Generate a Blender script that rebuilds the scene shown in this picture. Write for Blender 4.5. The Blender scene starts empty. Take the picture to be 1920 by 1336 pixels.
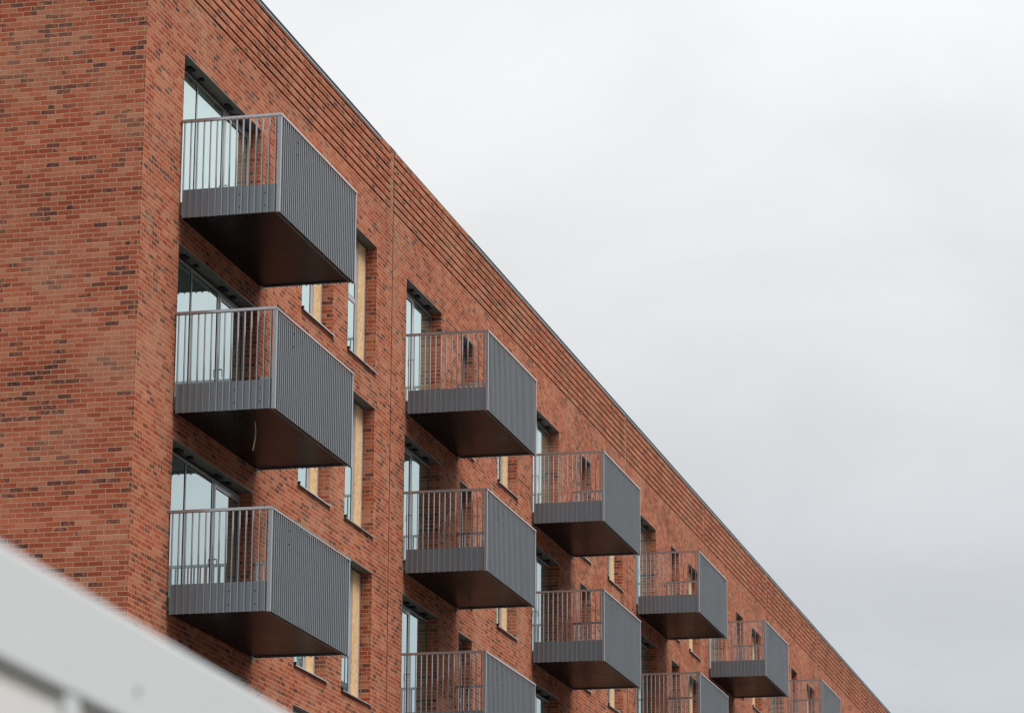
import bpy, bmesh, math, random
from mathutils import Vector, Matrix
random.seed(7)
sc = bpy.context.scene
COL = sc.collection
R = math.radians

# ------------------------------------------------------------------ camera
ZO = 1.40                                   # datum: eye height above the ground
cam_d = bpy.data.cameras.new('camera')
cam = bpy.data.objects.new('camera', cam_d)
COL.objects.link(cam)
CAM = Vector((-43.38788277, -16.18673848, 0.25310815 + ZO))
FW = Vector((0.93938606, 0.23056377, 0.25376008))
RT = Vector((0.2370762, -0.97147793, 0.0050502))
UP = Vector((-0.24768671, -0.05541639, 0.96725401))
m = Matrix(((RT.x, UP.x, -FW.x), (RT.y, UP.y, -FW.y), (RT.z, UP.z, -FW.z))).to_4x4()
m.translation = CAM
cam.matrix_world = m
cam_d.sensor_fit = 'HORIZONTAL'
cam_d.sensor_width = 36.0
cam_d.lens = 36.0 * 6236.3 / 1920.0
cam_d.clip_start = 0.1
cam_d.clip_end = 2000.0
cam_d.dof.use_dof = True
cam_d.dof.focus_distance = 52.0
cam_d.dof.aperture_fstop = 4.0
sc.camera = cam
sc.cycles.filter_width = 1.4

# ------------------------------------------------------------------ exposure
sc.view_settings.view_transform = 'Standard'
sc.view_settings.look = 'None'
sc.view_settings.gamma = 1.0
sc.view_settings.exposure = 0.0

# ------------------------------------------------------------------ world: overcast sky
SUN_EL, SUN_AZ = 62.0, -100.0               # azimuth from +X, counter-clockwise
w = bpy.data.worlds.new('World')
sc.world = w
w.use_nodes = True
nt = w.node_tree
nt.nodes.clear()


def N(t, typ, **kw):
    n = t.nodes.new(typ)
    for k, v in kw.items():
        setattr(n, k, v)
    return n


def LK(t, a, b):
    t.links.new(a, b)


def MATH(t, op, a, b=None, c=None, clamp=False):
    n = N(t, 'ShaderNodeMath', operation=op)
    n.use_clamp = clamp
    for i, v in enumerate((a, b, c)):
        if v is None:
            continue
        if isinstance(v, (int, float)):
            n.inputs[i].default_value = v
        else:
            LK(t, v, n.inputs[i])
    return n.outputs[0]


def MIXC(t, fac, a, b, mode='MIX'):
    n = N(t, 'ShaderNodeMix', data_type='RGBA', blend_type=mode)
    for s, v in ((n.inputs[0], fac), (n.inputs[6], a), (n.inputs[7], b)):
        if isinstance(v, (int, float)):
            s.default_value = v
        elif isinstance(v, tuple):
            s.default_value = v if len(v) == 4 else v + (1.0,)
        else:
            LK(t, v, s)
    return n.outputs[2]


def RANGE(t, v, a, b, c=0.0, d=1.0, smooth=False):
    n = N(t, 'ShaderNodeMapRange')
    if smooth:
        n.interpolation_type = 'SMOOTHSTEP'
    LK(t, v, n.inputs[0])
    for i, x in enumerate((a, b, c, d)):
        n.inputs[i + 1].default_value = x
    return n.outputs[0]


tc = N(nt, 'ShaderNodeTexCoord')
sep = N(nt, 'ShaderNodeSeparateXYZ')
LK(nt, tc.outputs['Generated'], sep.inputs[0])
el = MATH(nt, 'MAXIMUM', sep.outputs[2], 0.0)
cie = MATH(nt, 'POWER', MATH(nt, 'MULTIPLY_ADD', el, 2.0 / 3.0, 1.0 / 3.0), 1.45)       # CIE overcast luminance
den = MATH(nt, 'ADD', el, 0.25)
cx = MATH(nt, 'DIVIDE', sep.outputs[0], den)
cy = MATH(nt, 'DIVIDE', sep.outputs[1], den)
cmb = N(nt, 'ShaderNodeCombineXYZ')
LK(nt, cx, cmb.inputs[0])
LK(nt, cy, cmb.inputs[1])
cn = N(nt, 'ShaderNodeTexNoise')
cn.inputs['Scale'].default_value = 3.4
cn.inputs['Detail'].default_value = 5.0
cn.inputs['Roughness'].default_value = 0.5
cn.inputs['Distortion'].default_value = 0.4
LK(nt, cmb.outputs[0], cn.inputs['Vector'])
cl = RANGE(nt, cn.outputs[0], 0.32, 0.68, 0.945, 1.055, True)
low = RANGE(nt, el, 0.02, 0.14, 0.35, 1.0, True)                # sky near the horizon dimmed, added to cut low fill light
# added to deepen balcony shade: dimmed unseen sky on the side the long face looks at, up to about 40 degrees
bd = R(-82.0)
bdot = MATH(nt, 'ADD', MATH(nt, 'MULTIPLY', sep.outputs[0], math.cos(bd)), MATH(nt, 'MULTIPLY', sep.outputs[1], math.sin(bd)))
sky_dim = MATH(nt, 'MULTIPLY', RANGE(nt, bdot, 0.38, 0.75, 0.0, 1.0, True), RANGE(nt, el, 0.40, 0.80, 1.0, 0.0, True))
low = MATH(nt, 'MULTIPLY', low, MATH(nt, 'MULTIPLY_ADD', sky_dim, -0.72, 1.0))
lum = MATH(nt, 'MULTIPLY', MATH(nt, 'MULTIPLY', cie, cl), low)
tint = MIXC(nt, RANGE(nt, el, 0.14, 0.27), (0.925, 0.975, 1.03), (0.993, 1.0, 1.006))
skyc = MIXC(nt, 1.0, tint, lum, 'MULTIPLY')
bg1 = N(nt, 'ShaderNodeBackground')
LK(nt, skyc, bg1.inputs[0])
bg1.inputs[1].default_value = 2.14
st = N(nt, 'ShaderNodeTexSky', sky_type='NISHITA')
st.sun_disc = False
st.sun_elevation = R(SUN_EL)
st.sun_rotation = R(90.0 - SUN_AZ)
bg2 = N(nt, 'ShaderNodeBackground')
LK(nt, st.outputs[0], bg2.inputs[0])
bg2.inputs[1].default_value = 0.1
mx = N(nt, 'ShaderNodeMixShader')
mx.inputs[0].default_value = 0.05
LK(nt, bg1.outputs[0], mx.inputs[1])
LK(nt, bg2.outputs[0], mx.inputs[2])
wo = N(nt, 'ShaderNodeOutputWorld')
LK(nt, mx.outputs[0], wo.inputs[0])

# ------------------------------------------------------------------ sun through cloud
sd = bpy.data.lights.new('sun', 'SUN')
sd.energy = 2.9
sd.angle = R(28.0)
sd.color = (1.0, 0.96, 0.9)
so = bpy.data.objects.new('sun', sd)
COL.objects.link(so)
sv = Vector((math.cos(R(SUN_EL)) * math.cos(R(SUN_AZ)), math.cos(R(SUN_EL)) * math.sin(R(SUN_AZ)), math.sin(R(SUN_EL))))
so.rotation_euler = sv.to_track_quat('Z', 'Y').to_euler()
so.location = (0, -30, 60)


# ------------------------------------------------------------------ materials
def new_mat(name):
    mt = bpy.data.materials.new(name)
    mt.use_nodes = True
    t = mt.node_tree
    t.nodes.clear()
    out = N(t, 'ShaderNodeOutputMaterial')
    p = N(t, 'ShaderNodeBsdfPrincipled')
    LK(t, p.outputs[0], out.inputs[0])
    return mt, t, p, out


def noise(t, vec, scale, detail=3.0, rough=0.55):
    n = N(t, 'ShaderNodeTexNoise')
    n.inputs['Scale'].default_value = scale
    n.inputs['Detail'].default_value = detail
    n.inputs['Roughness'].default_value = rough
    if vec is not None:
        LK(t, vec, n.inputs['Vector'])
    return n.outputs[0]


COURSE, BRICK_L = 0.0745, 0.2250


def brick_material():
    mt, t, p, out = new_mat('brick')
    co = N(t, 'ShaderNodeTexCoord').outputs['Object']
    s = N(t, 'ShaderNodeSeparateXYZ')
    LK(t, co, s.inputs[0])
    nrm = N(t, 'ShaderNodeSeparateXYZ')
    LK(t, N(t, 'ShaderNodeNewGeometry').outputs['True Normal'], nrm.inputs[0])
    # along-wall coordinate: x on the long face, y on the end wall and the reveals
    side = MATH(t, 'GREATER_THAN', MATH(t, 'ABSOLUTE', nrm.outputs[0]), 0.5)
    u = MATH(t, 'ADD', s.outputs[0], MATH(t, 'MULTIPLY', s.outputs[1], side))
    u = MATH(t, 'ADD', u, 40.0)
    v = MATH(t, 'ADD', s.outputs[2], COURSE * 40 - 0.012)
    wob = noise(t, co, 26.0, 2.0)
    u = MATH(t, 'ADD', u, MATH(t, 'MULTIPLY_ADD', wob, 0.006, -0.003))
    vw = noise(t, co, 3.1, 2.0)
    v = MATH(t, 'ADD', v, MATH(t, 'MULTIPLY_ADD', vw, 0.014, -0.007))
    rv = MATH(t, 'DIVIDE', v, COURSE)
    row = MATH(t, 'FLOOR', rv)
    fv = MATH(t, 'MULTIPLY', MATH(t, 'FRACT', rv), COURSE)
    # half-lap with a little slip per course
    rr = N(t, 'ShaderNodeTexWhiteNoise', noise_dimensions='1D')
    LK(t, row, rr.inputs['W'])
    sh = MATH(t, 'MULTIPLY', MATH(t, 'FLOORED_MODULO', row, 2.0), 0.5)
    sh = MATH(t, 'ADD', sh, MATH(t, 'MULTIPLY', rr.outputs[0], 0.09))
    ru = MATH(t, 'ADD', MATH(t, 'DIVIDE', u, BRICK_L), sh)
    coln = MATH(t, 'FLOOR', ru)
    fu = MATH(t, 'MULTIPLY', MATH(t, 'FRACT', ru), BRICK_L)
    du = MATH(t, 'MINIMUM', fu, MATH(t, 'SUBTRACT', BRICK_L, fu))
    dv = MATH(t, 'MINIMUM', fv, MATH(t, 'SUBTRACT', COURSE, fv))
    d = MATH(t, 'MINIMUM', du, dv)
    edge = noise(t, co, 60.0, 2.0)
    d = MATH(t, 'ADD', d, MATH(t, 'MULTIPLY_ADD', edge, 0.005, -0.0025))
    face = RANGE(t, d, 0.0040, 0.0072, 0.0, 1.0, True)          # 0 mortar, 1 brick
    idv = N(t, 'ShaderNodeCombineXYZ')
    LK(t, coln, idv.inputs[0])
    LK(t, row, idv.inputs[1])
    LK(t, side, idv.inputs[2])
    wn = N(t, 'ShaderNodeTexWhiteNoise', noise_dimensions='3D')
    LK(t, idv.outputs[0], wn.inputs['Vector'])
    wsep = N(t, 'ShaderNodeSeparateColor')
    LK(t, wn.outputs['Color'], wsep.inputs[0])
    # ordinary bricks
    ramp = N(t, 'ShaderNodeValToRGB')
    cr = ramp.color_ramp
    stops = [(0.0, (0.330, 0.072, 0.039)), (0.3, (0.395, 0.100, 0.054)), (0.6, (0.445, 0.130, 0.071)),
             (0.85, (0.475, 0.165, 0.094)), (1.0, (0.49, 0.200, 0.121))]
    cr.elements[0].position, cr.elements[0].color = stops[0][0], stops[0][1] + (1,)
    cr.elements[1].position, cr.elements[1].color = stops[-1][0], stops[-1][1] + (1,)
    for pos, c in stops[1:-1]:
        e = cr.elements.new(pos)
        e.color = c + (1,)
    LK(t, wsep.outputs[0], ramp.inputs[0])
    # flashed dark bricks, gathered in loose groups
    grp = noise(t, co, 1.15, 3.0, 0.6)
    thr = RANGE(t, grp, 0.37, 0.68, 0.03, 0.30)
    dark = MATH(t, 'LESS_THAN', wsep.outputs[1], thr)
    patch = RANGE(t, noise(t, co, 15.0, 2.0), 0.30, 0.55, 0.25, 1.0)
    dk = MIXC(t, wsep.outputs[2], (0.092, 0.046, 0.042), (0.205, 0.075, 0.054))
    bc = MIXC(t, MATH(t, 'MULTIPLY', dark, patch), ramp.outputs[0], dk)
    # batches: slow drift of tone along the wall and from lift to lift
    stv = N(t, 'ShaderNodeMapping')
    stv.inputs['Scale'].default_value = (0.22, 0.22, 0.75)
    LK(t, co, stv.inputs[0])
    bt = RANGE(t, noise(t, stv.outputs[0], 1.0, 3.0, 0.6), 0.3, 0.7, 0.84, 1.14)
    bt = MATH(t, 'MULTIPLY', bt, MATH(t, 'MULTIPLY_ADD', rr.outputs[0], 0.10, 0.95))
    bc = MIXC(t, 1.0, bc, bt, 'MULTIPLY')
    mot = RANGE(t, noise(t, co, 34.0, 4.0, 0.65), 0.25, 0.75, 0.70, 1.28)
    bc = MIXC(t, 1.0, bc, mot, 'MULTIPLY')
    damp = RANGE(t, noise(t, co, 0.43, 4.0, 0.6), 0.52, 0.72, 1.0, 0.74, True)
    bc = MIXC(t, 1.0, bc, damp, 'MULTIPLY')
    # lime smear left over the faces by the bricklayers
    smear = RANGE(t, noise(t, co, 0.62, 4.0, 0.62), 0.46, 0.70, 0.0, 0.62, True)
    fine = RANGE(t, noise(t, co, 9.0, 4.0, 0.7), 0.3, 0.75, 0.25, 1.0)
    bc = MIXC(t, MATH(t, 'MULTIPLY', smear, fine), bc, (0.50, 0.275, 0.180))
    mort = MIXC(t, noise(t, co, 4.0, 3.0), (0.42, 0.250, 0.150), (0.58, 0.395, 0.265))
    col = MIXC(t, face, mort, bc)
    LK(t, col, p.inputs['Base Color'])
    p.inputs['Roughness'].default_value = 0.9
    p.inputs['Specular IOR Level'].default_value = 0.08
    h = MATH(t, 'ADD', face, MATH(t, 'MULTIPLY', noise(t, co, 90.0, 3.0), 0.35))
    h = MATH(t, 'ADD', h, MATH(t, 'MULTIPLY', wsep.outputs[2], 0.5))
    b = N(t, 'ShaderNodeBump')
    b.inputs['Strength'].default_value = 0.6
    b.inputs['Distance'].default_value = 0.004
    LK(t, h, b.inputs['Height'])
    LK(t, b.outputs[0], p.inputs['Normal'])
    return mt


def plain(name, c, rough=0.5, spec=0.5, metal=0.0, var=0.1, scale=6.0, stretch=None, bump=0.0, coat=0.0, rnd=0.0):
    mt, t, p, out = new_mat(name)
    co = N(t, 'ShaderNodeTexCoord').outputs['Object']
    if stretch:
        mp = N(t, 'ShaderNodeMapping')
        mp.inputs['Scale'].default_value = stretch
        LK(t, co, mp.inputs[0])
        co = mp.outputs[0]
    n = noise(t, co, scale, 4.0, 0.6)
    f = RANGE(t, n, 0.25, 0.75, 1.0 - var, 1.0 + var)
    if rnd:                              # each sheet a little different from the next
        oi = N(t, 'ShaderNodeObjectInfo').outputs['Random']
        f = MATH(t, 'MULTIPLY', f, RANGE(t, oi, 0.0, 1.0, 1.0 - rnd, 1.0 + rnd))
    LK(t, MIXC(t, 1.0, c, f, 'MULTIPLY'), p.inputs['Base Color'])
    p.inputs['Roughness'].default_value = rough
    LK(t, RANGE(t, n, 0.2, 0.8, rough * 0.85, min(1.0, rough * 1.2)), p.inputs['Roughness'])
    p.inputs['Specular IOR Level'].default_value = spec
    p.inputs['Metallic'].default_value = metal
    p.inputs['Coat Weight'].default_value = coat
    p.inputs['Coat Roughness'].default_value = 0.12
    p.inputs['Coat IOR'].default_value = 2.0
    if bump:
        b = N(t, 'ShaderNodeBump')
        b.inputs['Strength'].default_value = bump
        b.inputs['Distance'].default_value = 0.003
        LK(t, noise(t, co, scale * 9, 4.0), b.inputs['Height'])
        LK(t, b.outputs[0], p.inputs['Normal'])
    return mt


def glass_material():
    mt, t, p, out = new_mat('coated_glass')
    co = N(t, 'ShaderNodeTexCoord').outputs['Object']
    p.inputs['Base Color'].default_value = (0.20, 0.40, 0.31, 1)
    p.inputs['Roughness'].default_value = 0.3
    g = N(t, 'ShaderNodeBsdfGlossy')
    film = RANGE(t, noise(t, co, 1.7, 4.0, 0.65), 0.35, 0.75, 0.0, 1.0, True)
    LK(t, MIXC(t, film, (0.79, 0.955, 0.97), (0.87, 0.965, 0.96)), g.inputs[0])
    g.inputs[1].default_value = 0.012
    b = N(t, 'ShaderNodeBump')
    b.inputs['Strength'].default_value = 0.05
    b.inputs['Distance'].default_value = 0.004
    LK(t, noise(t, co, 1.4, 1.0), b.inputs['Height'])
    LK(t, b.outputs[0], g.inputs['Normal'])
    mx = N(t, 'ShaderNodeMixShader')
    mx.inputs[0].default_value = 0.80
    LK(t, p.outputs[0], mx.inputs[1])
    LK(t, g.outputs[0], mx.inputs[2])
    LK(t, mx.outputs[0], out.inputs[0])
    return mt


def osb_material():
    mt, t, p, out = new_mat('strand_board')
    co = N(t, 'ShaderNodeTexCoord').outputs['Object']
    mp = N(t, 'ShaderNodeMapping')
    mp.inputs['Scale'].default_value = (1.0, 1.0, 0.35)
    LK(t, co, mp.inputs[0])
    vo = N(t, 'ShaderNodeTexVoronoi')
    vo.inputs['Scale'].default_value = 42.0
    LK(t, mp.outputs[0], vo.inputs['Vector'])
    se = N(t, 'ShaderNodeSeparateColor')
    LK(t, vo.outputs['Color'], se.inputs[0])
    c = MIXC(t, se.outputs[0], (0.55, 0.31, 0.125), (0.92, 0.66, 0.37))
    c = MIXC(t, RANGE(t, noise(t, co, 2.2, 4.0), 0.35, 0.7, 0.0, 0.5), c, (0.82, 0.58, 0.34))
    LK(t, c, p.inputs['Base Color'])
    p.inputs['Roughness'].default_value = 0.75
    return mt


M = {}
M['brick'] = brick_material()
M['glass'] = glass_material()
M['osb'] = osb_material()
M['paint'] = plain('grey_painted_steel', (0.22, 0.238, 0.260), 0.32, 0.6, 0.2, 0.10, 3.0, (1, 1, 0.3), coat=1.0)
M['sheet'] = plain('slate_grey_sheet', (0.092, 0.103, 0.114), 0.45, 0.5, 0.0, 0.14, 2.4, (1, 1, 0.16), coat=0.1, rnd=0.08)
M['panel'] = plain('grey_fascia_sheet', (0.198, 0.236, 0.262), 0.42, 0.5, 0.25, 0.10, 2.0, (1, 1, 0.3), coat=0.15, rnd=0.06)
M['rail'] = plain('rail_grey_steel', (0.33, 0.34, 0.36), 0.20, 1.0, 0.45, 0.06, 5.0, coat=1.0)
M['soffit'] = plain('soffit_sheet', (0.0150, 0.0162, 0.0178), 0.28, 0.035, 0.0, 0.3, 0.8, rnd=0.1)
M['trim'] = plain('edge_trim_metal', (0.22, 0.19, 0.17), 0.5, 0.5, 0.3, 0.2, 12.0)
M['frame'] = plain('window_frame_grey', (0.46, 0.46, 0.475), 0.3, 0.6, 0.15, 0.05, 4.0, coat=0.4)
M['gasket'] = plain('black_gasket', (0.012, 0.012, 0.014), 0.6, 0.3, 0.0, 0.1)
M['lintel'] = plain('lintel_plate', (0.190, 0.196, 0.182), 0.55, 0.4, 0.2, 0.25, 3.0)
M['lintel_edge'] = plain('lintel_edge', (0.36, 0.33, 0.30), 0.5, 0.5, 0.2, 0.25, 7.0)
M['sill'] = plain('sill_metal', (0.55, 0.56, 0.58), 0.25, 0.8, 0.3, 0.06, coat=0.6)
M['coping'] = plain('coping_metal', (0.035, 0.048, 0.062), 0.6, 0.2, 0.0, 0.1)
M['membrane'] = plain('pale_flashing', (0.42, 0.44, 0.46), 0.5, 0.5, 0.2, 0.25, 2.5)
M['sealant'] = plain('joint_sealant', (0.060, 0.034, 0.026), 0.95, 0.1, 0.0, 0.3, 4.0)
M['foam'] = plain('orange_foam', (0.50, 0.25, 0.09), 0.9, 0.2, 0.0, 0.25, 30.0)
M['cabin'] = plain('cabin_white_sheet', (0.69, 0.72, 0.74), 0.5, 0.4, 0.0, 0.035, 1.5)
M['cabin_wall'] = plain('cabin_beige_panel', (0.75, 0.755, 0.74), 0.6, 0.4, 0.0, 0.05, 1.5)
M['cabin_dark'] = plain('cabin_shade_and_fittings', (0.38, 0.37, 0.34), 0.8, 0.3, 0.0, 0.1)  # tone of the painted eaves shade, shared by screw and bearers
M['cable'] = plain('cream_cable', (0.74, 0.67, 0.50), 0.5, 0.4, 0.0, 0.05)
M['roofing'] = plain('roof_felt', (0.10, 0.10, 0.10), 0.9, 0.2, 0.0, 0.2)
M['ground'] = plain('trodden_gravel', (0.065, 0.060, 0.056), 0.95, 0.2, 0.0, 0.25, 0.7, bump=0.4)


# ------------------------------------------------------------------ mesh helpers
class MB:
    def __init__(self):
        self.v, self.f, self.mi = [], [], []

    def quad(self, a, b, c, d, mi=0):
        n = len(self.v)
        self.v += [tuple(a), tuple(b), tuple(c), tuple(d)]
        self.f.append((n, n + 1, n + 2, n + 3))
        self.mi.append(mi)

    def box(self, x0, x1, y0, y1, z0, z1, mi=0, skip=''):
        n = len(self.v)
        self.v += [(x0, y0, z0), (x1, y0, z0), (x1, y1, z0), (x0, y1, z0),
                   (x0, y0, z1), (x1, y0, z1), (x1, y1, z1), (x0, y1, z1)]
        F = {'b': (0, 3, 2, 1), 't': (4, 5, 6, 7), 'f': (0, 1, 5, 4), 'k': (2, 3, 7, 6), 'l': (3, 0, 4, 7), 'r': (1, 2, 6, 5)}
        for k, q in F.items():
            if k not in skip:
                self.f.append(tuple(n + i for i in q))
                self.mi.append(mi)

    def prism(self, prof, a, b, ax='x', mi=0):
        """profile of (p, q) pairs swept along an axis: x -> (y,z), y -> (x,z)"""
        n, k = len(self.v), len(prof)
        for s in (a, b):
            for p, q in prof:
                self.v.append((s, p, q) if ax == 'x' else (p, s, q))
        for i in range(k):
            j = (i + 1) % k
            self.f.append((n + i, n + j, n + k + j, n + k + i))
            self.mi.append(mi)
        self.f.append(tuple(n + i for i in reversed(range(k))))
        self.f.append(tuple(n + k + i for i in range(k)))
        self.mi += [mi, mi]

    def tube(self, pts, r, seg=8, mi=0):
        rings = []
        for i, p in enumerate(pts):
            p = Vector(p)
            t = (Vector(pts[min(i + 1, len(pts) - 1)]) - Vector(pts[max(i - 1, 0)])).normalized()
            a = t.cross(Vector((0.3, 1, 0.2))).normalized()
            b = t.cross(a)
            ring = []
            for k in range(seg):
                an = 2 * math.pi * k / seg
                ring.append(len(self.v))
                self.v.append(tuple(p + a * math.cos(an) * r + b * math.sin(an) * r))
            rings.append(ring)
        for r0, r1 in zip(rings, rings[1:]):
            for k in range(seg):
                self.f.append((r0[k], r0[(k + 1) % seg], r1[(k + 1) % seg], r1[k]))
                self.mi.append(mi)
        for rg in (list(reversed(rings[0])), rings[-1]):
            self.f.append(tuple(rg))
            self.mi.append(mi)

    def build(self, name, mats, parent=None, fix=True):
        me = bpy.data.meshes.new(name)
        me.from_pydata(self.v, [], self.f)
        if not isinstance(mats, (list, tuple)):
            mats = [mats]
        for x in mats:
            me.materials.append(x)
        me.polygons.foreach_set('material_index', self.mi)
        if fix:
            bm = bmesh.new()
            bm.from_mesh(me)
            bmesh.ops.recalc_face_normals(bm, faces=bm.faces)
            bm.to_mesh(me)
            bm.free()
        me.update()
        o = bpy.data.objects.new(name, me)
        COL.objects.link(o)
        o.parent = parent
        return o


def empty(name, loc, parent=None):
    o = bpy.data.objects.new(name, None)
    COL.objects.link(o)
    o.location = loc
    o.parent = parent
    o.empty_display_size = 0.3
    return o


def copy_tree(o, parent, loc):
    c = o.copy()
    COL.objects.link(c)
    c.parent = parent
    c.location = loc
    for ch in o.children:
        d = ch.copy()
        COL.objects.link(d)
        d.parent = c
    return c


# ------------------------------------------------------------------ ground
g = MB()
g.quad((-700, -700, 0), (900, -700, 0), (900, 900, 0), (-700, 900, 0))
go = g.build('ground', M['ground'], fix=False)
go['kind'] = 'structure'
go['label'] = 'bare gravel ground around the brick building'

# ------------------------------------------------------------------ the brick apartment building
bld = empty('apartment_building', (0, 0, 0))
bld['label'] = 'long red brick apartment block with stacked grey metal balconies'
bld['category'] = 'building'

XEND, DEPTH, REV = 96.0, 14.0, 0.20
HEAD = [17.475 + ZO - 3.0 * i for i in range(5)]
SILL_DROP = 2.365
FLOOR_DROP = 2.365
ZTOP = 19.635 + ZO
ZG = 18.452 + ZO                         # lowest recessed groove
# bay origins (left jamb of the balcony door) measured along the long face
BAYS = [1.674, 14.272, 24.50, 35.47, 45.40, 55.65, 66.05]
DOOR_W = [3.76] + [2.53] * 6
NARROW = [None, (18.33, 19.38), (29.17, 30.28), (39.98, 41.08), (49.75, 50.88), (59.75, 60.88), (70.15, 71.25)]
WIDE = [(10.49, 12.25), (21.38, 23.10), (32.14, 33.87), (42.43, 44.03), (52.37, 54.0), (62.95, 64.6), (73.3, 75.0)]
A_SMALL = (7.80, 9.60)
JOINTS = [13.29, 34.39, 44.85, 55.25, 65.45, 75.9, 86.3]

openings = []                            # x0, x1, z0, z1
for i, h in enumerate(HEAD):
    for k in range(7):
        openings.append((BAYS[k], BAYS[k] + DOOR_W[k], h - FLOOR_DROP, h))
        openings.append((WIDE[k][0], WIDE[k][1], h - SILL_DROP, h))
        if NARROW[k]:
            openings.append((NARROW[k][0], NARROW[k][1], h - SILL_DROP, h))
    openings.append((A_SMALL[0], A_SMALL[1], h - SILL_DROP, h))


def inside(x, z):
    return any(a < x < b and c < z < d for a, b, c, d in openings)


xs = sorted({0.0, XEND} | {round(v, 4) for o in openings for v in o[:2]})
zs = sorted({0.0, ZG} | {round(v, 4) for o in openings for v in o[2:]})
wb = MB()
for z0, z1 in zip(zs, zs[1:]):
    zc, start = (z0 + z1) / 2, None
    for x0, x1 in zip(xs, xs[1:]):
        if inside((x0 + x1) / 2, zc):
            if start is not None:
                wb.quad((start, 0, z0), (x0, 0, z0), (x0, 0, z1), (start, 0, z1))
                start = None
        elif start is None:
            start = x0
    if start is not None:
        wb.quad((start, 0, z0), (XEND, 0, z0), (XEND, 0, z1), (start, 0, z1))
RB = REV + 0.12
for a, b, c, d in openings:              # reveals
    wb.quad((a, 0, c), (a, RB, c), (a, RB, d), (a, 0, d))
    wb.quad((b, RB, c), (b, 0, c), (b, 0, d), (b, RB, d))
    wb.quad((a, 0, c), (b, 0, c), (b, RB, c), (a, RB, c))
    wb.quad((a, RB, d), (b, RB, d), (b, 0, d), (a, 0, d))
# banded parapet: every second course set back, flush pier before each movement joint
REC, GRV = 0.060, 0.044
segs, x0 = [], 0.0
for j in JOINTS + [XEND]:
    segs.append((x0 + 0.01, j - (0.21 if j != XEND else 0.0)))
    segs.append(None)
    x0 = j
zz = ZG
bands = []
for k in range(8):
    bands.append((zz, zz + GRV, True))
    bands.append((zz + GRV, zz + 2 * COURSE, False))
    zz += 2 * COURSE
bands[-1] = (bands[-1][0], ZTOP, False)
gx = 0.0
for sg in segs:
    if sg is None:
        continue
    a, b = sg
    if a > gx:
        wb.quad((gx, 0, ZG), (a, 0, ZG), (a, 0, ZTOP), (gx, 0, ZTOP))
    for z0, z1, rec in bands:
        y = REC if rec else 0.0
        wb.quad((a, y, z0), (b, y, z0), (b, y, z1), (a, y, z1))
        if rec:
            wb.quad((a, 0, z0), (b, 0, z0), (b, y, z0), (a, y, z0))
            wb.quad((a, y, z1), (b, y, z1), (b, 0, z1), (a, 0, z1))
            wb.quad((a, 0, z0), (a, y, z0), (a, y, z1), (a, 0, z1))
            wb.quad((b, y, z0), (b, 0, z0), (b, 0, z1), (b, y, z1))
    gx = b
if gx < XEND:
    wb.quad((gx, 0, ZG), (XEND, 0, ZG), (XEND, 0, ZTOP), (gx, 0, ZTOP))
wb.quad((0, 0, ZTOP), (XEND, 0, ZTOP), (XEND, 0.33, ZTOP), (0, 0.33, ZTOP))
wb.quad((XEND, 0.33, ZTOP - 0.5), (0, 0.33, ZTOP - 0.5), (0, 0.33, ZTOP), (XEND, 0.33, ZTOP))
front = wb.build('wall', M['brick'], bld, fix=False)
front['label'] = 'long balcony-side brick wall with grooved parapet courses'
eb = MB()
eb.quad((0, DEPTH, 0), (0, 0, 0), (0, 0, ZTOP), (0, DEPTH, ZTOP))
eb.quad((XEND, DEPTH, 0), (0, DEPTH, 0), (0, DEPTH, ZTOP), (XEND, DEPTH, ZTOP))
eb.quad((XEND, 0, 0), (XEND, DEPTH, 0), (XEND, DEPTH, ZTOP), (XEND, 0, ZTOP))
ew = eb.build('wall', M['brick'], bld, fix=False)
ew['label'] = 'windowless brick end wall'
rb = MB()
rb.box(0.01, XEND - 0.01, 0.34, DEPTH - 0.01, ZTOP - 0.5, ZTOP - 0.3)
rb.build('roof', M['roofing'], bld)

# coping: missing over one stretch, as on the unfinished roof edge
for a, b in ((-0.03, 12.36), (18.85, 34.36), (34.42, 55.2), (55.28, XEND + 0.02)):
    c = MB()
    c.prism([(-0.013, ZTOP - 0.034), (-0.013, ZTOP + 0.003), (-0.009, ZTOP + 0.007), (0.40, ZTOP + 0.012),
             (0.40, ZTOP - 0.05), (0.39, ZTOP - 0.05), (0.39, ZTOP + 0.003), (-0.009, ZTOP + 0.003), (-0.009, ZTOP - 0.034)], a, b)
    co = c.build('coping', M['coping'], bld)
    f = MB()
    f.box(a, b - 0.02, -0.0075, -0.003, ZTOP - 0.072, ZTOP + 0.001)
    f.build('flashing', M['membrane'], co)
f = MB()
f.box(13.02, 13.40, -0.006, 0.30, ZTOP + 0.003, ZTOP + 0.016)
pt = f.build('joint_cover', M['coping'], bld)
f = MB()
f.box(12.37, 13.01, -0.004, 0.32, ZTOP + 0.001, ZTOP + 0.007)
f.box(13.41, 18.84, -0.004, 0.32, ZTOP + 0.001, ZTOP + 0.007)
f.build('damp_course', M['coping'], bld)

# foam squeezed out along the uncapped stretch
def lump(cx, cy, cz, rx, ry, rz):
    bm = bmesh.new()
    bmesh.ops.create_icosphere(bm, subdivisions=3, radius=1.0)
    for v in bm.verts:
        k = 1.0 + 0.22 * math.sin(v.co.x * 5 + cx) * math.cos(v.co.y * 4 + v.co.z * 6)
        v.co = Vector((cx + v.co.x * rx * k, cy + v.co.y * ry * k, cz + v.co.z * rz * k))
    me = bpy.data.meshes.new('foam_bead')
    bm.to_mesh(me)
    bm.free()
    me.materials.append(M['foam'])
    o = bpy.data.objects.new('foam_bead', me)
    COL.objects.link(o)
    o.parent = bld
for cx, rx in ((15.75, 0.10), (16.75, 0.06), (17.9, 0.09)):
    lump(cx, 0.0, ZTOP - 0.05, rx, 0.008, 0.042)

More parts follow.
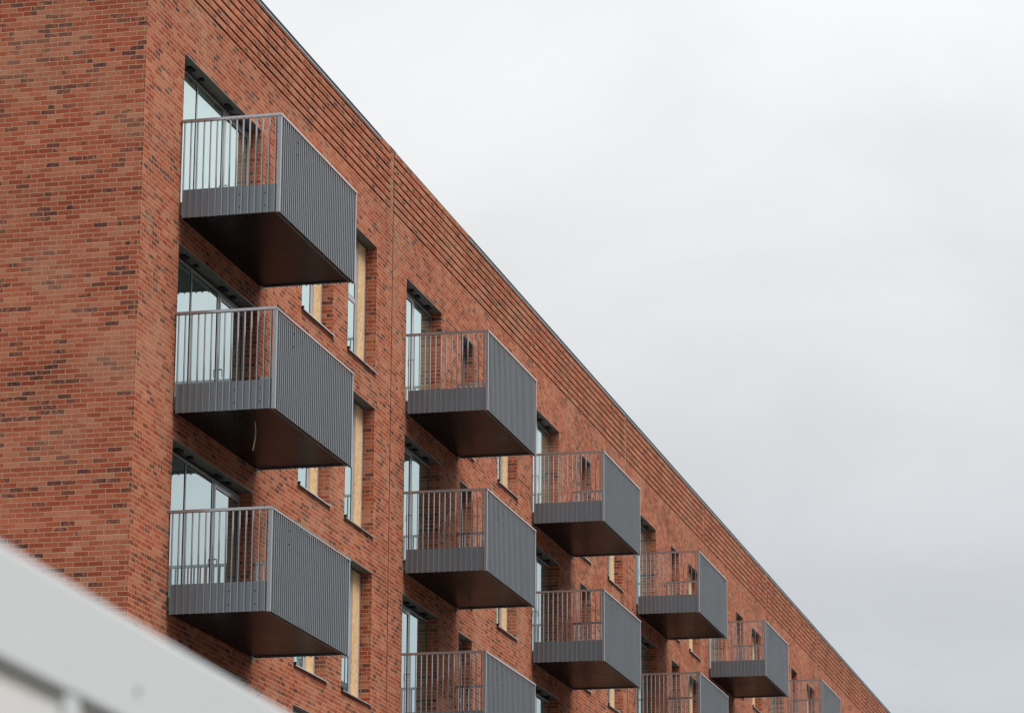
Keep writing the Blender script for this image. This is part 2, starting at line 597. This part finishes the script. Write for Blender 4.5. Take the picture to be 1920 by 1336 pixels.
for j in JOINTS:
    b = MB()
    b.box(j - 0.013, j + 0.013, -0.003, 0.02, 0.0, ZTOP - 0.02)
    b.build('movement_joint', M['sealant'], bld)


# ------------------------------------------------------------------ doors and windows (origin: head, left jamb, face of wall)
def lintel(mb_parent, wdt, pieces):
    l = MB()
    l.box(0.001, wdt - 0.001, 0.004, REV + 0.10, -0.012, -0.003)
    l.box(-0.05, wdt + 0.05, -0.004, 0.003, -0.011, 0.001, 1)
    for px, pw in pieces:                # loose packers and membrane scraps left in the head
        l.box(px, px + pw, 0.09, 0.165, -0.045, -0.013, 2)
        l.box(px + pw * 0.3, px + pw * 1.4, 0.12, 0.17, -0.032, -0.0125, 0)
    return l.build('lintel', [M['lintel'], M['lintel_edge'], M['gasket']], mb_parent)


def frame_bars(fb, x0, x1, z0, z1, t=0.06, y0=REV, y1=REV + 0.07):
    fb.box(x0, x0 + t, y0, y1, z0, z1)
    fb.box(x1 - t, x1, y0, y1, z0, z1)
    fb.box(x0 + t, x1 - t, y0, y1, z1 - t, z1)
    fb.box(x0 + t, x1 - t, y0, y1, z0, z0 + t)


def pane(x0, x1, z0, z1, parent, y=REV + 0.006):
    p = MB()
    p.box(x0, x1, y, y + 0.02, z0, z1)
    # black glazing gasket around the pane
    e = 0.010
    p.box(x0, x1, y - 0.006, y - 0.001, z1 - e, z1, 1)
    p.box(x0, x1, y - 0.006, y - 0.001, z0, z0 + e, 1)
    p.box(x0, x0 + e, y - 0.006, y - 0.001, z0 + e, z1 - e, 1)
    p.box(x1 - e, x1, y - 0.006, y - 0.001, z0 + e, z1 - e, 1)
    return p.build('pane', [M['glass'], M['gasket']], parent)


def make_wide_door(parent):
    root = empty('balcony_door', (0, 0, 0), parent)
    W, H = DOOR_W[0], FLOOR_DROP
    zt, zb = -0.055, -H + 0.02
    fb = MB()
    frame_bars(fb, 0.012, W - 0.012, zb, zt, 0.055)
    m1, m2 = 1.165, 2.435
    fb.box(m1 - 0.027, m1 + 0.027, REV - 0.004, REV + 0.066, zb + 0.06, zt - 0.056)
    fb.box(m2 - 0.036, m2 + 0.036, REV - 0.004, REV + 0.066, zb + 0.06, zt - 0.056)
    fb.box(0.012, W - 0.012, REV + 0.08, REV + 0.10, zt, -0.013, 1)
    fb.build('frame', [M['frame'], M['gasket']], root)
    pane(0.067, m1 - 0.027, zb + 0.055, zt - 0.055, root)
    pane(m1 + 0.027, m2 - 0.036, zb + 0.055, zt - 0.055, root)
    lf = MB()
    frame_bars(lf, m2 + 0.040, W - 0.075, zb + 0.06, zt - 0.062, 0.07, REV - 0.012, REV + 0.05)
    lf.build('door_leaf', M['frame'], root)
    pane(m2 + 0.11, W - 0.145, zb + 0.13, zt - 0.132, root, REV - 0.002)
    hd = MB()
    hd.box(m2 + 0.085, m2 + 0.105, REV - 0.06, REV - 0.015, -1.32, -1.30)
    hd.tube([(m2 + 0.095, REV - 0.06, -1.31), (m2 + 0.095, REV - 0.062, -1.36), (m2 + 0.095, REV - 0.062, -1.43)], 0.007)
    hd.build('handle', M['frame'], root)
    lintel(root, W, ((0.55, 0.20), (1.1, 0.08), (2.35, 0.25), (2.9, 0.1)))
    return root


def make_door(parent):
    root = empty('balcony_door', (0, 0, 0), parent)
    W, H = DOOR_W[1], FLOOR_DROP
    zt, zb = -0.055, -H + 0.02
    fb = MB()
    frame_bars(fb, 0.012, W - 0.012, zb, zt, 0.055)
    m1 = 1.19
    fb.box(m1 - 0.05, m1 + 0.05, REV - 0.004, REV + 0.066, zb + 0.06, zt - 0.056)
    fb.box(0.012, W - 0.012, REV + 0.08, REV + 0.10, zt, -0.013, 1)
    fb.build('frame', [M['frame'], M['gasket']], root)
    lf = MB()
    frame_bars(lf, 0.07, m1 - 0.052, zb + 0.06, zt - 0.062, 0.08, REV - 0.015, REV + 0.05)
    lf.build('door_leaf', M['frame'], root)
    pane(0.15, m1 - 0.132, zb + 0.14, zt - 0.142, root, REV - 0.002)
    pane(m1 + 0.05, W - 0.067, zb + 0.055, zt - 0.055, root)
    hd = MB()
    hd.box(m1 - 0.115, m1 - 0.095, REV - 0.06, REV - 0.015, -1.32, -1.30)
    hd.tube([(m1 - 0.105, REV - 0.06, -1.31), (m1 - 0.105, REV - 0.062, -1.36), (m1 - 0.105, REV - 0.062, -1.43)], 0.007)
    hd.build('handle', M['frame'], root)
    lintel(root, W, ((0.75, 0.10), (1.15, 0.16), (1.9, 0.22)))
    return root


def make_sill(W, H, parent):
    s = MB()
    s.prism([(-0.042, -H - 0.012), (-0.042, -H + 0.008), (REV + 0.01, -H + 0.026), (REV + 0.01, -H + 0.012), (-0.034, -H - 0.002), (-0.034, -H - 0.012)], -0.012, W + 0.03)
    s.box(-0.02, 0.0, -0.045, -0.003, -H + 0.002, -H + 0.05, 1)
    return s.build('sill', [M['sill'], M['gasket']], parent)


def make_wide_window(W, parent):
    root = empty('window', (0, 0, 0), parent)
    H = SILL_DROP
    zt, zb = -0.03, -H + 0.03
    fb = MB()
    frame_bars(fb, 0.012, W - 0.015, zb, zt, 0.065)
    g1 = W - 0.70                         # end of the glass
    fb.box(g1, g1 + 0.16, REV - 0.004, REV + 0.066, zb + 0.066, zt - 0.066)
    tz = -1.20
    fb.box(0.078, g1 - 0.001, REV - 0.004, REV + 0.066, tz - 0.045, tz + 0.045)
    fb.box(W - 0.125, W - 0.105, REV - 0.004, REV + 0.05, zb + 0.066, zt - 0.066, 1)
    fb.build('frame', [M['frame'], M['gasket']], root)
    pane(0.077, g1, zb + 0.065, tz - 0.045, root)
    pane(0.077, g1, tz + 0.045, zt - 0.065, root)
    b = MB()
    b.box(g1 + 0.16, W - 0.125, REV - 0.012, REV + 0.02, zb + 0.03, zt - 0.02)
    b.build('boarding', M['osb'], root)['label'] = 'yellow strand board closing the right-hand side of the window'
    make_sill(W, H, root)
    lintel(root, W, ())
    return root


def make_narrow_window(W, parent):
    root = empty('window', (0, 0, 0), parent)
    H = SILL_DROP
    zt, zb = -0.03, -H + 0.03
    fb = MB()
    frame_bars(fb, 0.012, W - 0.015, zb, zt, 0.07)
    fb.box(0.083, W - 0.086, REV - 0.004, REV + 0.066, -1.245, -1.155)
    fb.build('frame', [M['frame'], M['gasket']], root)
    pane(0.082, W - 0.085, zb + 0.07, -1.245, root)
    pane(0.082, W - 0.085, -1.155, zt - 0.07, root)
    make_sill(W, H, root)
    lintel(root, W, ())
    return root


def place(proto_fn, arg, spots, parent):
    proto = proto_fn(arg, parent) if arg is not None else proto_fn(parent)
    for i, s in enumerate(spots):
        o = proto if i == 0 else copy_tree(proto, parent, s)
        o.location = s


ROWS = range(4)
place(make_wide_door, None, [(BAYS[0], 0, HEAD[r]) for r in ROWS], bld)
place(make_door, None, [(BAYS[k], 0, HEAD[r]) for k in range(1, 7) for r in ROWS], bld)
place(make_wide_window, A_SMALL[1] - A_SMALL[0], [(A_SMALL[0], 0, HEAD[r]) for r in ROWS], bld)
for k in range(7):
    place(make_wide_window, WIDE[k][1] - WIDE[k][0], [(WIDE[k][0], 0, HEAD[r]) for r in ROWS], bld)
    if NARROW[k]:
        place(make_narrow_window, NARROW[k][1] - NARROW[k][0], [(NARROW[k][0], 0, HEAD[r]) for r in ROWS], bld)
# plain dark boarding behind the lowest, unseen storey so the shell stays closed
bk = MB()
for a, b, c, d in openings:
    if d < HEAD[3] - 0.5:
        bk.box(a, b, RB - 0.05, RB, c, d)
bk.build('blanking_panel', M['lintel'], bld)

# ------------------------------------------------------------------ balconies (origin: wall face, left end, top of rail)
BL, BD, BH, FH = 3.877, 1.578, 1.526, 0.447


def make_balcony(parent, bolts):
    root = empty('balcony', (0, 0, 0), parent)
    L, D, zb = (4.0, BD, -1.536) if bolts else (BL, BD, -BH)
    t, dp, pitch = 0.013, 0.045, 0.0975   # side bars: flats set edge-on
    tf, df = 0.018, 0.016                  # front ribs, proud of a closed sheet
    zt = -0.040                          # underside of the hand rail
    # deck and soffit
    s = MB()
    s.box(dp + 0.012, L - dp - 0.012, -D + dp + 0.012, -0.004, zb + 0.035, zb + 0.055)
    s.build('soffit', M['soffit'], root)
    dk = MB()
    dk.box(dp + 0.012, L - dp - 0.012, -D + dp + 0.012, -0.004, zb + 0.06, zb + 0.26)
    dk.build('deck', M['lintel'], root)
    # fascia sheets behind the bars
    for nm, bx in (('fascia', (dp, dp + 0.006, -D + dp, -0.05)), ('fascia', (L - dp - 0.006, L - dp, -D + dp, -0.05)),
                   ('fascia', (0.051, L - 0.051, -D + df + 0.001, -D + df + 0.007))):
        f = MB()
        f.box(*bx, zb + 0.010, zb + FH)
        if bx[0] == dp and bolts:
            for yy in (0.55, 0.94, 1.335):
                for hz in (0.12, 0.315):
                    f.box(dp - 0.008, dp, -yy - 0.008, -yy + 0.008, zb + hz - 0.008, zb + hz + 0.008, 1)
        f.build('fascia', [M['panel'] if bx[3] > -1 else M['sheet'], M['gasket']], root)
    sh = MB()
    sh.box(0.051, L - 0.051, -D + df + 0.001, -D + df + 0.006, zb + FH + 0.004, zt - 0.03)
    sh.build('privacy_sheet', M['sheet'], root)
    # railings: one mesh of bars per side
    ny = 15
    for x in (0.0, L - dp):
        r = MB()
        for i in range(ny):
            y = -0.055 - i * (D - 0.055 - 0.085) / (ny - 1) * 1.0
            r.box(x, x + dp, y - t / 2, y + t / 2, zb, zt)
        r.build('side_railing', M['paint'], root)
    r = MB()
    nx = int(round((L - 0.11) / pitch))
    for i in range(1, nx):
        x = 0.055 + i * (L - 0.11) / nx
        r.box(x - tf / 2, x + tf / 2, -D, -D + df, zb, zt)
    if bolts is not None:
        for bx, bz in ((0.85, -0.20), (1.27, -0.21), (0.85, -0.40), (1.27, -0.43)):
            r.box(bx - 0.024, bx + 0.024, -D - 0.005, -D - 0.001, bz - 0.011, bz + 0.004, 1)
    r.build('front_railing', [M['paint'], M['gasket']], root)
    # corner posts
    for x in (0.0, L - 0.05):
        p = MB()
        p.box(x - 0.002, x + 0.052, -D - 0.002, -D + 0.05, zb - 0.004, zt)
        p.build('corner_post', M['paint'], root)
    # hand rail on three sides, chamfered outer edges
    def prof(o, i):                      # o: outer coordinate, i: inner
        k = 0.010 if i > o else -0.010
        return [(o, zt), (o, -0.022), (o + k * 1.4, 0.0), (i - k * 0.6, 0.0), (i, -0.012), (i, zt)]
    h = MB()
    h.prism(prof(-D - 0.012, -D + 0.045), -0.012, L + 0.012, 'x')
    for a, b in ((-0.012, 0.045), (L - 0.045, L + 0.012)):
        h.prism([(a, zt), (b, zt), (b, 0.0), (a, 0.0)], -D + 0.045, -0.002, 'y')
    h.build('hand_rail', M['rail'], root)
    # edge trim under the front
    e = MB()
    e.box(0.055, L - 0.055, -D + dp + 0.007, -D + dp + 0.045, zb + 0.006, zb + 0.034)
    for i in range(1, nx):
        x = 0.055 + i * (L - 0.11) / nx
        e.box(x - 0.028, x + 0.028, -D + dp + 0.0055, -D + dp + 0.04, zb + 0.001, zb + 0.0055, 1)
    e.build('edge_trim', [M['lintel'], M['trim']], root)
    bt = MB()
    bt.box(L - 0.09, L - 0.03, -0.035, -0.003, zb - 0.03, zb + 0.034)
    bt.build('bracket', M['membrane'], root)
    return root


RAIL_Z = 16.3747 + ZO
bal = [[0, 1, 2, 3], [0, 1, 2, 3], [0, 1, 2], [0, 1, 2], [0, 1], [0, 1], [0]]
BALX = [1.60, 14.272, 24.4034, 35.4528, 45.3081, 55.5784, 66.0]
pa = make_balcony(bld, True)
pb = make_balcony(bld, False)
first = {True: True, False: True}
for k, rows in enumerate(bal):
    for r in rows:
        loc = (BALX[k], 0, RAIL_Z - 3.0 * r)
        src = pa if k == 0 else pb
        if first[k == 0]:
            src.location = loc
            first[k == 0] = False
        else:
            copy_tree(src, bld, loc)

# ------------------------------------------------------------------ loose cable under the middle balcony of the first stack
zs_ = RAIL_Z - 3.0 - BH + 0.034
cb = MB()
pts = []
for i in range(13):
    s = i / 12
    pts.append((2.526 + 0.01 * math.sin(s * 5), -0.977 - 0.055 * math.sin(s * math.pi * 0.95) * 0.42 + 0.022 * s, zs_ - 0.445 * s))
cb.tube(pts, 0.009, 8)
cbo = cb.build('hanging_cable', M['cable'])
cbo['label'] = 'loose cream cable end hanging below the middle balcony of the nearest stack'
cbo['category'] = 'cable'

# ------------------------------------------------------------------ site cabin close to the camera
AZ = R(2.94)
cab = empty('site_cabin', (-38.59024605, -14.18107602, 0.0))
cab.rotation_euler = (0, 0, AZ)
cab['label'] = 'pale grey flat-roofed site cabin with deep eaves board, blurred in front of the brick building'
cab['category'] = 'cabin'
CT = 1.2980 + ZO
CB = 1.1130 + ZO
S0, S1, CWD = -3.4, 4.6, 2.6
c = MB()
c.box(S0, S1, 0.0, 0.05, CB, CT)
c.box(S0, S1, CWD - 0.05, CWD, CB, CT)
c.box(S0, S0 + 0.05, 0.051, CWD - 0.051, CB, CT)
c.box(S1 - 0.05, S1, 0.051, CWD - 0.051, CB, CT)
bv = c.build('eaves_board', M['cabin'], cab)
md = bv.modifiers.new('bevel', 'BEVEL')
md.width = 0.008
md.segments = 2
c = MB()
c.box(S0 + 0.06, S1 - 0.06, 0.06, CWD - 0.06, CT - 0.07, CT - 0.02)
c.build('roof', M['cabin'], cab)
c = MB()
c.box(S0 + 0.1, S1 - 0.1, 0.012, CWD - 0.012, 0.15, CB - 0.002)
c.build('wall_panel', M['cabin_wall'], cab)
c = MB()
c.box(S0 + 0.1, S1 - 0.1, 0.0102, 0.0118, CB - 0.020, CB - 0.003)  # dark strip painted in for the shade under the eaves board
c.build('painted_shadow_strip', M['cabin_dark'], cab)
k = 0.36
while k < S1 - 0.2:
    c = MB()
    c.box(k, k + 0.075, 0.002, 0.0098, 0.15, CB - 0.0015)
    c.build('cover_strip', M['cabin'], cab)
    k += 1.2
k = 0.36 - 1.2
while k > S0 + 0.1:
    c = MB()
    c.box(k, k + 0.075, 0.002, 0.0098, 0.15, CB - 0.0015)
    c.build('cover_strip', M['cabin'], cab)
    k -= 1.2
c = MB()
c.tube([(0.7506, -0.004, 1.1786 + ZO), (0.7506, 0.001, 1.1786 + ZO)], 0.007, 10)
c.build('screw', M['cabin_dark'], cab)
c = MB()
for sx in (S0 + 0.4, (S0 + S1) / 2, S1 - 0.6):
    c.box(sx, sx + 0.2, 0.2, CWD - 0.2, 0.0, 0.15)
c.build('bearer', M['cabin_dark'], cab)
